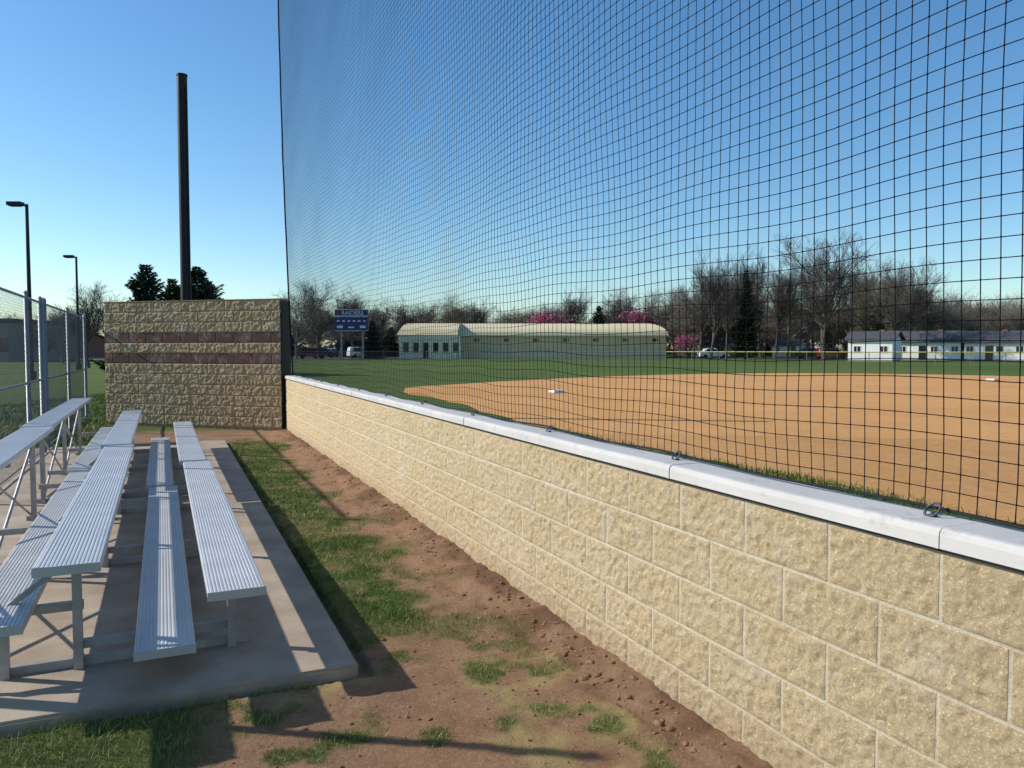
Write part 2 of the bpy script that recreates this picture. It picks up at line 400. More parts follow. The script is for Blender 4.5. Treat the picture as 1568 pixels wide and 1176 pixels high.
while tj<15.0:
    e1=min(tj+1.28,15.10);o1=random.uniform(-.0015,.0015);z1=random.uniform(-.001,.001)
    n=len(prof);v=[];f=[]
    xx=np.linspace(tj+.0012,e1-.0012,12)
    for q in xx:
        for (a,h) in prof:v.append(P(q,a+o1+.002*math.sin(q*3+a*9),h+(z1+.0015*math.sin(q*5) if h>ZT+.02 else 0)))
    for k in range(11):
        for i in range(n):
            j=(i+1)%n;f.append((k*n+i,k*n+j,(k+1)*n+j,(k+1)*n+i))
    f+=[tuple(range(n)),tuple(range(11*n+n-1,11*n-1,-1))]
    meshobj('coping_stone',v,f,M['cap'],LW)
    pj=[(a-(.0022 if a<1.98 else 0),h+(.0022 if h>CT-.012 else 0)) for a,h in prof]
    v=[];f=[]
    for q in(e1-.007,e1+.007):
        for (a,h) in pj:v.append(P(q,a,h))
    for i in range(n):
        j=(i+1)%n;f.append((i,j,n+j,n+i))
    f+=[tuple(range(n)),tuple(range(2*n-1,n-1,-1))]
    meshobj('coping_joint',v,f,M['cap'],LW)
    tj+=1.28
# ---------------- tall banded wall
W2=group('banded_block_wall')
R0=np.array([-4.36,14.5]);L0=np.array([-8.26,15.6]);dv=R0-L0;WL=np.linalg.norm(dv);dv/=WL;nv=np.array([dv[1],-dv[0]])
if nv[1]>0:nv=-nv
H2=12*.203;zb=.04
ua=np.linspace(0,WL,400);za=np.linspace(0,H2,260);UU,Zg=np.meshgrid(ua,za)
row=np.floor(np.minimum(Zg,H2-1e-4)/.203)
stripe=((row==8)|(row==6)).astype(float)
fv,fu,bid=joint(UU,Zg+.0)
pr2=sst(.003,.018,np.minimum(fv,fu))
rough=(fbm(UU*24,Zg*24+bid*3.1,70,4)-.5)*.034+(fbm(UU*8,Zg*8+bid,71,2)-.5)*.012
disp=pr2*np.where(stripe>0,.006,.010+rough)
xy=L0[None,None,:]+UU[...,None]*dv+disp[...,None]*nv
gridmesh('split_face_courses',np.concatenate([xy,(Zg+zb)[...,None]],-1),len(ua),len(za),M['block2'],uv=np.stack([UU,Zg],-1),attrs={'stripe':stripe},parent=W2)
def T2(u,w,z):
    p=L0+u*dv-w*nv;return (p[0],p[1],z)
M['core']=simple('block_core',(.34,.24,.145),(.26,.18,.105),scale=12,rough=.95,bs=.7,bscale=40,bd=.02)
b_=B();b_.box(.001,WL-.001,.003,.30,-.1,zb+H2-.003,T2);b_.obj('wall_core',M['core'],W2)
b_=B();b_.box(-.01,WL+.012,-.015,.31,zb+H2+.0,zb+H2+.02,T2);b_.obj('wall_top_course',M['core'],W2)
b_=B();b_.box(WL+.004,WL+.03,.0,.30,.05,zb+H2-.03,T2);b_.obj('end_panel',M['black'],W2)  # thin black panel covering the wall's end face
# ---------------- netting
def netd(t,z):
    h=(z-CT);q=1/(1+.35*np.clip(t-1,0,20))
    return 2.115-.055*np.sin(np.clip(h/9,0,1)*3.14)*(.5+.5*np.clip(t/15,0,1))+q*np.clip(h*3,0.15,1)*(.022*np.sin(t*1.9+h*1.1)+.016*np.sin(t*4.7-h*2.3)*np.exp(-h*.3)+.008*np.sin(h*6+t*2))
CELL=.057;NH=9.2;NR=.0018
def netz(t,z):
    return z+.010*np.sin(t*2.45*2)*np.exp(-(z-CT)*2)+.012*np.sin(t*1.3+z)*np.clip((z-CT)*2,0,1)+.005*np.sin(t*5.1+z*3)
def nett(t,z):return t+.012*np.sin(z*1.7+t*.8)+.006*np.sin(z*5+t*3)
def strands(A,r,k=3):
    n,m,_=A.shape;T=np.gradient(A,axis=1);T/=np.linalg.norm(T,axis=2,keepdims=True)
    ref=np.array([c_,s_,0.]);a=np.cross(T,ref);a/=np.linalg.norm(a,axis=2,keepdims=True);bq=np.cross(T,a)
    ring=np.stack([A+r*(math.cos(2*math.pi*j/k)*a+math.sin(2*math.pi*j/k)*bq) for j in range(k)],2)
    idx=np.arange(n*m*k).reshape(n,m,k);nx=np.roll(idx,-1,axis=2)
    q=np.stack([idx[:,:-1],nx[:,:-1],nx[:,1:],idx[:,1:]],-1).reshape(-1,4)
    return ring.reshape(-1,3),q
def rawmesh(name,V,Q,mat,parent=None,smooth=True):
    me=bpy.data.meshes.new(name);me.vertices.add(len(V));me.vertices.foreach_set('co',V.reshape(-1).astype(np.float32))
    me.loops.add(Q.size);me.loops.foreach_set('vertex_index',Q.reshape(-1).astype(np.int32))
    me.polygons.add(len(Q));me.polygons.foreach_set('loop_start',(np.arange(len(Q))*Q.shape[1]).astype(np.int32))
    me.polygons.foreach_set('use_smooth',np.full(len(Q),smooth));me.update(calc_edges=True);me.materials.append(mat)
    return link(bpy.data.objects.new(name,me),parent)
def netpt(t,z):
    t2=nett(t,z);d2=netd(t,z);z2=netz(t,z)
    d3=d2-.02*np.clip(z-CT,0,9)*np.clip((t-9)/6,0,1)
    return np.stack([-t2*s_+d3*c_,t2*c_+d3*s_,z2],-1)
NT=group('backstop_netting')
tv=np.arange(-1.5,15.02,CELL);zv=np.linspace(CT+.018,CT+NH,80)
A=netpt(*np.meshgrid(tv,zv,indexing='ij'));V1,Q1=strands(A,NR)
th=np.linspace(-1.5,15.0,190);zh=np.arange(CT+.018,CT+NH,CELL)
ZH,THH=np.meshgrid(zh,th,indexing='ij');A=netpt(THH,ZH);V2,Q2=strands(A,NR)
rawmesh('net_twine',np.concatenate([V1,V2]),np.concatenate([Q1,Q2+len(V1)]),M['net'],NT)
KV=np.array([(1,0,0),(-1,0,0),(0,1,0),(0,-1,0),(0,0,1),(0,0,-1)],float);KF=np.array([(0,2,4),(2,1,4),(1,3,4),(3,0,4),(2,0,5),(1,2,5),(3,1,5),(0,3,5)])
tk=tv[(tv>.8)&(tv<5)];zk=zh[zh<CT+3.2]
A=netpt(*np.meshgrid(tk,zk,indexing='ij')).reshape(-1,1,3)
VK=(A+KV[None]*.0044).reshape(-1,3);FK=(np.arange(len(A))[:,None,None]*6+KF[None]).reshape(-1,3)
rawmesh('net_knots',VK,FK,M['net'],NT)
b_=B()
b_.tube([netpt(np.array(t),np.array(CT+.016)) for t in np.linspace(-1.5,15.02,200)],.0055,5)
b_.tube([netpt(np.array(15.02),np.array(z)) for z in np.linspace(CT+.01,CT+NH,50)],.014,6)
b_.obj('border_rope',M['rope'],NT,True)
b_=B()
tr=1.58-1.28
while tr<15:
    q=[];c0=P(tr,2.085,CT+.020);sc=1.0+.025*tr
    for i in range(17):
        a=i/16*2*math.pi;q.append((c0[0]+.022*sc*math.cos(a)*-s_*.8+.014*math.sin(a),c0[1]+.022*sc*math.cos(a)*c_,c0[2]+.020*math.sin(a)))
    b_.tube(q,.0042,6);p1=P(tr,2.085,CT-.01);b_.tube([p1,(p1[0],p1[1],CT+.005)],[.014,.014],10);b_.tube([p1,(p1[0],p1[1],CT+.012)],.006,8)
    # strap tying ring to the rope
    b_.tube([P(tr+.018,2.087,CT+.022),P(tr+.035,2.105,CT+.026),P(tr+.04,2.118,CT+.014)],.0035,5)
    tr+=1.28
b_.obj('eye_bolts',M['hook'],NT,True)
# ---------------- bleachers
TB=math.radians(24.5);sb,cb=math.sin(TB),math.cos(TB);pv=P(3.735,.135,0)
def PB(t,d,z):
    tt=t-3.735;dd=d-.135;return (pv[0]-tt*sb+dd*cb,pv[1]+tt*cb+dd*sb,z)
def plankprofile(w=.254,h=.036):
    p=[(0,-h),(0,-.004),(.004,-.001)]
    x=.012;n=14;pitch=(w-.024)/n
    for i in range(n):
        a=x+i*pitch
        p+=[(a,-.0012),(a+pitch*.14,.0008),(a+pitch*.60,.0008),(a+pitch*.74,-.0012)]
    p+=[(w-.004,-.001),(w,-.004),(w,-h),(w-.02,-h),(w-.02,-h+.003),(w-.003,-h+.003),(w-.003,-.006),(.003,-.006),(.003,-h+.003),(.02,-h+.003),(.02,-h)]
    return p
def plank(name,t0,t1,d0,z,par):
    pr=plankprofile();n=len(pr);v=[];f=[]
    for tt in (t0,t1):
        for a,h in pr:v.append(PB(tt,d0+a,z+h))
    for i in range(n):
        j=(i+1)%n;f.append((i,j,j+n,i+n))
    meshobj(name,v,f,M['alu'],par)
    b_=B()
    b_.box(t0-.004,t0+.001,d0-.002,d0+.256,z-.038,z+.003,PB);b_.box(t1-.001,t1+.004,d0-.002,d0+.256,z-.038,z+.003,PB)
    b_.obj(name+'_end_caps',M['alu'],par)
FZ=.035
def bleacher(t0,L,do):
    g=group('aluminium_bleacher')
    t1=t0+L
    rows=[(.135,.43),(-.550,.625),(-1.215,.83)]
    for i,(d0,z) in enumerate(rows):plank('seat_plank_%d'%(i+1),t0,t1,d0+do,z,g)
    for i,(d0,z) in enumerate([(-.175,.20),(-.845,.39)]):plank('foot_plank_%d'%(i+1),t0+.01,t1-.01,d0+do,z,g)
    b_=B()
    for tf in np.linspace(t0+.38,t1-.38,3):
        def bar(d0,z0,d1,z1,dt=0,r=.020):
            a=Vector(PB(tf+dt,d0+do,z0));c=Vector(PB(tf+dt,d1+do,z1));dr=(c-a).normalized()
            tdir=Vector((-sb,cb,0));sd=dr.cross(tdir).normalized();n=len(b_.v)
            for p in(a,c):
                for q in((-1,-1),(1,-1),(1,1),(-1,1)):b_.v.append(tuple(p+sd*(q[0]*r)+tdir*(q[1]*r*.9)))
            b_.f.extend([tuple(n+i for i in q) for q in((0,1,2,3),(4,7,6,5),(0,4,5,1),(1,5,6,2),(2,6,7,3),(3,7,4,0))])
        for d0,z in rows:bar(d0+.127,FZ,d0+.127,z-.038)
        bar(.34,FZ+.020,-1.15,FZ+.020,.042)
        bar(.28,.137,-.42,.137,.042);bar(-.40,.327,-1.05,.327,.042)
        for d0,z in rows:bar(d0+.01,z-.055,d0+.245,z-.055,.042,.016)
        bar(-.175+.127,FZ,-.175+.127,.16,-.0,.018);bar(-.845+.127,FZ,-.845+.127,.35,0,.018)
        bar(-.46,.56,-1.05,.1,-.04,.013)
    for (d0,z) in rows[2:]:
        fr=np.linspace(t0+.38,t1-.38,3)
        for i in range(2):
            b_.tube([PB(fr[i],d0+do+.10,z-.1),PB(fr[i+1],d0+do+.10,FZ+.06)],.012,4)
            b_.tube([PB(fr[i],d0+do+.13,FZ+.06),PB(fr[i+1],d0+do+.13,z-.1)],.012,4)
    b_.obj('support_frames',M['frame'],g)
bleacher(3.735,4.5,0);bleacher(8.32,4.5,-.03)
SL=bevbox('concrete_slab',3.62,13.6,-2.6,.80,-.12,.035,P,M['conc'],None,.012,2)
# ---------------- chain link fence
CF=group('chain_link_fence')
FD=-1.72;F0,F1,FH=8.9,19.2,2.22
b_=B()
for i,tt in enumerate([F0,11.8,13.0,13.35,16.2,19.2]):
    b_.tube([P(tt,FD,-.05),P(tt,FD,FH+.06)],.034 if tt in(13.0,13.35) else .028,10)
    b_.tube([P(tt,FD,FH+.06),P(tt,FD,FH+.09)],[.036,.012],10)
for zz in (FH,1.1,.08):
    b_.tube([P(F0,FD+.0,zz),P(13.0,FD,zz)],.018 if zz!=.08 else .01,8);b_.tube([P(13.35,FD,zz),P(F1,FD,zz)],.018,8)
b_.obj('posts_and_rails',M['steel'],CF,True)
b_=B();st=.0707*.95;hh=FH-.08
tt=F0-hh
while tt<F1:
    for sg in(1,-1):
        a0,a1=tt,tt+hh
        za_,zb_=(.06,.06+hh) if sg==1 else(.06+hh,.06)
        p0=[a0,za_];p1=[a1,zb_]
        if p0[0]<F0:
            u=(F0-p0[0])/hh;p0=[F0,p0[1]+(p1[1]-p0[1])*u]
        if p1[0]>F1:
            u=(p1[0]-F1)/hh;p1=[F1,p1[1]-(zb_-za_)*u]
        if p1[0]-p0[0]>.02:b_.tube([P(p0[0],FD+.034+.002*sg,p0[1]),P(p1[0],FD+.034+.002*sg,p1[1])],.0014,3,False)
    tt+=st
b_.obj('chain_link_fabric',M['wire'],CF)
g=group('steel_fence_post');b_=B();b_.tube([P(4.45,FD,-.05),P(4.45,FD,FH)],.03,10);b_.tube([P(4.45,FD,FH),P(4.45,FD,FH+.03)],[.036,.012],10);b_.obj('post',M['steel'],g,True)
# ---------------- black pole
g=group('netting_support_pole');b_=B();x=PX(287,18);b_.tube([(x,18,-.1),(x,18,7.82)],.115,24);b_.obj('pole_shaft',M['black'],g,False)
b_=B();b_.tube([(x,18,7.82),(x,18,7.86),(x,18,7.88)],[.125,.125,.03],24);b_.obj('pole_cap',M['black'],g)
b_=B();b_.tube([(x+.12,17.94,.3),(x+.12,17.94,7.6)],.012,6);b_.obj('halyard_cable',M['rope'],g)
def lamp(px,top,Z):
    g=group('street_lamp');x=PX(px,Z);h=EYE+(534-top)/1176*Z;b_=B()
    b_.tube([(x,Z,0),(x,Z,h*.5),(x,Z,h)],[.11,.09,.07],10);b_.tube([(x,Z,h-.1),(x-.5,Z,h+.0)],.04,6)
    b_.tube([(x,Z,0),(x,Z,.5)],.2,12)
    b_.obj('lamp_pole',M['black'],g)
    b_=B();b_.box(x-.85,x-.2,Z-.18,Z+.18,h-.06,h+.1);b_.box(x-.78,x-.3,Z-.14,Z+.14,h-.10,h-.06);b_.obj('lamp_head',M['black'],g)
lamp(48,315,36);lamp(121,394,56)
# ---------------- trees
def bare_mesh(name,H,seed,spread=.6,mat='bark',counts=(9,6,5,5,3),bud=False,rmin=.011,bs=.05,bn=2):
    rnd=random.Random(seed);b=B()
    tips=[]
    def grow(p,d,L,r,lev):
        n=3 if lev>2 else 5
        pts=[p];rs=[r];dd=d.copy()
        for i in range(n):
            dd=(dd+Vector((rnd.gauss(0,.11),rnd.gauss(0,.11),rnd.gauss(0,.08)+.08))).normalized()
            p=p+dd*(L/n);pts.append(p);rs.append(max(rmin,r*(1-.55*(i+1)/n)))
        b.tube(pts,rs,7 if lev==0 else(5 if lev<3 else 3),False)
        if lev>=len(counts):
            tips.append(p);return
        nc=counts[lev]
        for k in range(nc):
            lo=.28 if lev==0 else .15
            u=lo+(1-lo)*(k+rnd.random())/nc
            u=min(u,.999);i=int(u*n);q=pts[i].lerp(pts[i+1],u*n-i);rr=rs[i]*(.62 if lev==0 else .62)
            ax=Vector((rnd.gauss(0,1),rnd.gauss(0,1),rnd.gauss(0,.3)));dl=(pts[i+1]-pts[i]).normalized()
            ax=(ax-dl*ax.dot(dl)).normalized()
            an=spread*rnd.uniform(.65,1.3)
            nd=(dl*math.cos(an)+ax*math.sin(an)).normalized()
            grow(q,nd,L*rnd.uniform(.45,.75)*(1.15-.35*u if lev==0 else 1),max(rr,rmin+.001),lev+1)
    grow(Vector((0,0,-.1)),Vector((0,0,1)),H*.68,H*.021+.02,0)
    v=b.v;f=b.f;mi=[0]*len(f)
    if bud:
        for p in tips:
            for _ in range(bn):
                n=len(v);c0=p+Vector((rnd.gauss(0,.12),rnd.gauss(0,.12),rnd.gauss(0,.12)))
                for _k in range(3):v.append(tuple(c0+Vector((rnd.gauss(0,bs),rnd.gauss(0,bs),rnd.gauss(0,bs)))))
                f.append((n,n+1,n+2));mi.append(1)
    zs=sorted(q[2] for q in v);zmax=zs[int(len(zs)*.985)];k=H/zmax
    v=[(q[0]*k,q[1]*k,q[2]*k) for q in v]
    me=bpy.data.meshes.new(name);me.from_pydata(v,[],f);me.materials.append(M[mat])
    if bud:me.materials.append(M[bud]);me.polygons.foreach_set('material_index',mi)
    me.update();return me
def conifer_mesh(name,H,W,seed,bare=.05):
    rnd=random.Random(seed);b=B();b.tube([(0,0,0),(0,0,H*.5),(0,0,H*.97)],[H*.02,H*.012,.01],6)
    z=H*bare
    while z<H*.99:
        u=1-z/H;R=W*(u**.75)*rnd.uniform(.7,1.2)+.08;nb=int(7+u*9)
        a0=rnd.uniform(0,6.28)
        for k in range(nb):
            a=a0+k*2*math.pi/nb+rnd.uniform(-.25,.25);Rb=R*rnd.uniform(.55,1.2);ca,sa=math.cos(a),math.sin(a)
            up=.25*Rb*(1-u)
            b.tube([(0,0,z),(ca*Rb,sa*Rb,z+Rb*.06+up)],[.02,.006],3,False)
            ns=max(5,int(Rb/.10))
            for s in range(ns):
                q=(s+rnd.random())/ns
                if q<.08:continue
                cx,cy,cz=ca*Rb*q,sa*Rb*q,z-.12*Rb*math.sin(q*3)+(Rb*.1*q+up*q)
                for sg in(-1,1,0,.5,-.5):
                    l=.18+.20*(1-q)*min(Rb,1.5)+rnd.uniform(0,.12);aa=a+sg*rnd.uniform(.5,1.2)
                    n=len(b.v);ex,ey=math.cos(aa)*l,math.sin(aa)*l
                    b.v+=[(cx-ey*.22,cy+ex*.22,cz+.04),(cx+ey*.22,cy-ex*.22,cz-.06),(cx+ex,cy+ey,cz-rnd.uniform(.0,.18)+.14*(sg==0))];b.f.append((n,n+1,n+2))
        z+=H*.023*rnd.uniform(.8,1.3)
    me=bpy.data.meshes.new(name);me.from_pydata(b.v,[],b.f);me.materials.append(M['conif']);me.update();return me
T=[bare_mesh('tree_a',14,1,.62,rmin=.013),bare_mesh('tree_b',14,2,.5,counts=(11,6,5,5,3)),bare_mesh('tree_c',14,3,.7,'barkd'),bare_mesh('tree_d',14,4,.55,'barkd',counts=(10,6,5,4,3),bud='bud')]
FARM=[bare_mesh('far_tree_a',10,11,.65,'barkd',counts=(11,7,5,4),rmin=.013),bare_mesh('far_tree_b',10,12,.75,'barkd',counts=(11,7,5,4),bud='bud',rmin=.013),bare_mesh('far_tree_c',10,13,.6,'barkd',counts=(12,7,5,4),rmin=.013)]
def tree(name,me,H0,px,top,Z,wk=1.,par=None):
    h=EYE+(534-top)/1176*Z;k=h/H0;o=bpy.data.objects.new(name,me);link(o,par)
    o.location=(PX(px,Z),Z,-.05);o.scale=(k*wk,k*wk,k);o.rotation_euler=(0,0,random.uniform(0,6.28));return o
for px,top,Z,mi,wk in [(1262,364,100,0,1.0),(1088,402,106,1,.85),(1112,416,112,1,.7),(1205,412,118,2,.9),(1165,394,122,1,.8),(1185,408,114,1,.7),(1232,400,112,1,.7),(1335,410,118,3,.9),(1392,404,108,0,.85),(1365,420,115,2,.8),(1378,412,120,1,.7),(1300,418,125,1,.9),(1318,412,119,1,.7),(1480,458,130,2,1.2),(1545,462,135,3,1.2),(1440,464,140,0,1.1),(1412,436,128,1,.9),(1515,464,140,1,1.2),(1140,412,126,1,.9),(1068,428,120,1,.8),
    (484,436,118,0,1.15),(455,455,110,2,1.1),(520,450,130,1,1.1),(540,464,140,3,1.1),(650,460,150,2,1.3),(620,470,150,0,1.2),(708,456,148,3,1.1),(740,464,155,1,1.2),(690,466,160,1,1.2),(560,460,140,3,1.2),(590,468,146,1,1.2),(885,450,150,1,1.1),(860,464,160,2,1.2),(985,444,150,2,1.1),(960,452,150,1,1.1),(1035,445,140,0,1.1),(1010,452,150,3,1.1),(945,464,155,3,1.2),(1055,436,130,2,1.0),
    (137,438,62,0,1.),(96,486,80,2,1.),(72,500,95,1,1.2)]:
    tree('bare_tree',T[mi],14,px,top,Z,wk)
con=conifer_mesh('spruce_a',9,3.6,5);con2=conifer_mesh('spruce_b',9,4.2,6);con3=conifer_mesh('spruce_c',12,2.1,8)
tree('spruce_tree',con,9,226,402,44,.9);tree('spruce_tree',con2,9,304,408,46,1.05);tree('spruce_tree',con,9,266,424,50,.8);tree('spruce_tree',con2,9,322,430,48,.75)
tree('spruce_tree',con3,12,1141,414,112,1.0);tree('spruce_tree',con2,9,917,468,142,.7);tree('spruce_tree',con3,12,1342,448,124,1.1);tree('spruce_tree',con2,9,571,490,120,.8)
tree('spruce_tree',con,9,600,500,150,1.)
rb=bare_mesh('redbud',7,21,.8,'bark',(8,6,5,4),bud='pink',bs=.10,bn=2)
for px,top,Z in[(833,480,150),(974,475,148),(1047,513,112),(992,484,151)]:tree('redbud_tree',rb,7,px,top,Z,1.25)
DL=group('distant_tree_line')
for i in range(140):
    px=40+1560*i/139+random.uniform(-12,12);Z=random.uniform(160,230)
    top=random.uniform(470,508)
    if px<440 and px>345:continue
    tree('tree_line_tree',random.choice(FARM),10,px,top,Z,random.uniform(1.2,1.7),DL)
for i in range(55):
    px=1040+560*i/54+random.uniform(-8,8);tree('tree_line_tree',random.choice(FARM),10,px,random.uniform(450,496),random.uniform(125,160),random.uniform(1.1,1.5),DL)
for i in range(20):
    px=random.choice([random.uniform(445,620),random.uniform(1030,1600)]);tree('tree_line_tree',con2,9,px,random.uniform(508,525),random.uniform(140,180),1.1,DL)
for i in range(30):
    o=bpy.data.objects.new('tree_line_tree',random.choice(FARM));link(o,DL);o.location=(random.uniform(110,220),random.uniform(60,160),0);o.scale=(1.2,1.2,1.1);o.rotation_euler=(0,0,random.random()*6)
b_=B()
for i in range(14000):
    x=random.uniform(-140,190);y=random.uniform(185,200);z=abs(random.gauss(0,1.5));n=len(b_.v)
    for k in range(3):b_.v.append((x+random.gauss(0,.5),y+random.gauss(0,.5),z+random.gauss(0,.4)))
    b_.f.append((n,n+1,n+2))
M['brush']=simple('brush',(.15,.13,.09),(.08,.085,.045),scale=.3,rough=.9)
b_.obj('distant_brush',M['brush'])
# ---------------- beige metal building
def wbox(name,x0,x1,y0,y1,z0,z1,mat,par):
    b=B();b.box(x0,x1,y0,y1,z0,z1);return b.obj(name,mat,par)
g=group('metal_school_building')
Z0=124;x0=PX(703,Z0);x1=PX(1020,Z0);EV=3.7;RG=5.9;D=22
prof=[]
for i in range(9):
    a=i/8*math.pi/2;prof.append((D/2*(1-math.cos(a))**1.0,EV+(RG-EV)*math.sin(a)**.9))
prof=prof+[(D-q,h) for q,h in prof[-2::-1]]
wbox('main_walls',x0,x1,Z0,Z0+D,0,EV,M['beige'],g)
n=len(prof)
v=[(x0-.3,Z0+q-.3,h+.02) for q,h in prof]+[(x1+.3-1.8*((h-EV)/(RG-EV))**2,Z0+q-.3,h+.02) for q,h in prof]
f=[(i,i+1,i+1+n,i+n) for i in range(n-1)]+[tuple(range(n)),tuple(range(n,2*n))]
meshobj('curved_roof',v,f,M['beiger'],g)
b_=B();x=x0+.6
while x<x1:
    b_.box(x,x+.12,Z0-.10,Z0-.005,0.91,EV-.25);x+=1.2
b_.obj('siding_ribs',M['beiger'],g)
b_=B();x=x0+2.4
while x<x1-1:
    b_.box(x,x+.9,Z0-.04,Z0-.006,2.7,3.2);x+=4.8
b_.obj('clerestory_windows',M['glass'],g)
wbox('eave_gutter',x0-.3,x1+.3,Z0-.45,Z0-.31,EV-.15,EV+.08,M['cream'],g)
xl=PX(611,Z0-4);Zw=Z0-4
wbox('wing_walls',xl,x0-.02,Zw,Zw+18,0,3.7,M['cream'],g)
pw=[(-.3,3.7),(.6,4.6),(2.5,5.3),(6,5.7),(9,5.8),(12,5.7),(18.3,3.7)]
n=len(pw);v=[(xl-.3+.9*(h-3.7)/2,Zw+q,h) for q,h in pw]+[(x0+.1,Zw+q,h) for q,h in pw]
meshobj('wing_roof',v,[(i,i+n,i+1+n,i+1) for i in range(n-1)]+[tuple(range(n)),tuple(range(n,2*n))],M['beiger'],g)
b_=B();
for i in range(6):
    a=xl+.7+i*1.55;b_.box(a,a+.8,Zw-.05,Zw-.01,1.0 if i not in(2,) else 0,2.5)
b_.obj('wing_windows',M['glass'],g)
b_=B()
for i in range(7):
    a=xl+.1+i*1.55;b_.box(a,a+.25,Zw-.35,Zw-.02,0,3.5)
b_.obj('wing_pilasters',M['cream'],g)
b_=B();b_.box(x0+.0,x1,Z0-.09,Z0-.062,0,.9);b_.obj('wainscot',M['beiger'],g)
g=group('brick_school_building');X0=PX(-60,90);wbox('walls',X0,PX(14,90),90,104,0,4.6,M['tanroof'],g);wbox('roof_parapet',X0-.2,PX(14,90)+.2,89.8,104.2,4.6,5.1,M['roof'],g)
b_=B()
for i in range(3):b_.box(X0+1+i*1.8,X0+2+i*1.8,89.95,89.98,1.2,2.8)
b_.obj('windows',M['glass'],g)
def house(px0,px1,Z,eave,ridge,wm='white',D=5,name='white_ranch_house',wins=4,rz=-.66,door=1):
    xw=PX(px0,Z);p1=(px1-784)/1176;W=(p1*Z-xw)/(math.cos(rz)-math.sin(rz)*p1)
    g=group(name,(xw,Z,0),rz);wbox('walls',0,W,0,D,0,eave,M[wm],g)
    o=.4;v=[(-o,-o,eave-.02),(W+o,-o,eave-.02),(W+o,D/2,ridge),(-o,D/2,ridge),(-o,D+o,eave-.02),(W+o,D+o,eave-.02)]
    v+=[(a,b,c+.15) for a,b,c in v]
    f=[(0,3,2,1),(3,4,5,2),(6,7,8,9),(9,8,11,10),(0,1,7,6),(4,10,11,5),(0,6,9,3),(3,9,10,4),(1,2,8,7),(2,5,11,8)]
    meshobj('gable_roof',v,f,M['roof'],g)
    meshobj('gable_ends',[(0,0,eave),(0,D,eave),(0,D/2,ridge-.05),(W,0,eave),(W,D,eave),(W,D/2,ridge-.05)],[(0,2,1),(3,4,5)],M[wm],g)
    b=B();fr=B()
    for i in range(wins):
        a=W*(i+.5)/wins+(.3 if i%2 else -.2)
        if i==door:b.box(a-.42,a+.42,-.05,-.01,.1,1.95)
        else:b.box(a-.36,a+.36,-.05,-.01,1.10,1.85);fr.box(a-.44,a+.44,-.03,-.005,1.02,1.93);fr.box(a-.03,a+.03,-.07,-.05,1.10,1.85)
    b.obj('windows',M['glass'],g);fr.obj('window_frames',M['white'],g)
    wbox('chimney',W*.6,W*.6+.6,D/2-.3,D/2+.3,ridge-.4,ridge+.3,M['brick'],g)
    wbox('foundation',-.03,W+.03,-.03,D+.03,-.1,.22,M['tanroof'],g)
house(1298,1366,95,2.6,3.6,wins=2,door=5);house(1372,1470,103,2.4,3.8,wins=4);house(1476,1568,98,2.3,3.7,wins=4);house(1585,1680,96,2.3,3.7,wins=4)
house(1182,1222,128,2.1,3.0,D=5,name='white_garage',wins=2)
house(1078,1112,135,2.1,3.0,wm='beige',D=5,name='beige_house',wins=3)
house(40,95,130,2.8,4.2,wm='brick',D=8,name='brick_house',wins=4)
# ---------------- cars
def car(name,mat,px,Z,rz,van=False,L=4.6,H=1.65):
    g=group(name,(PX(px,Z),Z,0),rz)
    if van:sp=[(-L/2,.35),(-L/2,1.0),(-L/2+.15,H-.1),(-L/2+.4,H),(L*.12,H),(L*.27,1.08),(L*.46,.9),(L/2,.7),(L/2,.35)]
    else:sp=[(-L/2,.35),(-L/2,.95),(-L*.42,1.0),(-L*.30,H-.12),(-L*.2,H),(L*.06,H),(L*.2,1.02),(L*.45,.88),(L/2,.65),(L/2,.35)]
    n=len(sp);w=.88;v=[];
    for sy in(-1,1):
        for x,z in sp:
            ww=w if z<1.05 else w*.82
            v.append((x,sy*ww,z))
    f=[tuple(range(n)),tuple(range(2*n-1,n-1,-1))]+[(i,i+n,(i+1)%n+n,(i+1)%n) for i in range(n)]
    o=meshobj('car_body',v,f,mat,g)
    bv=o.modifiers.new('b','BEVEL');bv.width=.05;bv.segments=2
    b=B()
    for sy in(-1,1):
        a=-L*.38 if van else -L*.27
        for (p,q) in((a,-.55),(-.45,.35)):
            n0=len(b.v);b.v+=[(p,sy*.90,1.07),(q,sy*.90,1.07),(q-.02,sy*.75,H-.14),(p+.1,sy*.75,H-.14)];b.f.append((n0,n0+1,n0+2,n0+3))
        n0=len(b.v);b.v+=[(.45,sy*.90,1.07),(.9,sy*.90,1.07),(.45,sy*.76,H-.16)];b.f.append((n0,n0+1,n0+2))
    xf=[q for q in sp if q[1]==H][-1];xe=sp[sp.index(xf)+1];n0=len(b.v)
    b.v+=[(xe[0]+.01,-.78,xe[1]+.08),(xe[0]+.01,.78,xe[1]+.08),(xf[0]+.06,.68,H-.03),(xf[0]+.06,-.68,H-.03)];b.f.append((n0,n0+1,n0+2,n0+3))
    b.obj('car_windows',M['glass'],g)
    b=B()
    for x in(-L*.31,L*.31):
        for sy in(-1,1):b.tube([(x,sy*.72,.34),(x,sy*.93,.34)],.34,14)
    b.obj('wheels',M['rubber'],g)
car('parked_suv',M['carw'],555,128,.5,True,4.8,1.85);car('parked_car',M['card'],528,140,.2);car('parked_minivan',M['carr'],478,118,.3,True,4.6,1.7)
car('parked_car',M['carw'],512,150,0);car('parked_suv',M['card'],495,135,.1,True);car('parked_car',M['carw'],1092,120,0);car('parked_car',M['card'],1242,118,0);car('parked_suv',M['carr'],1272,116,.1,True)
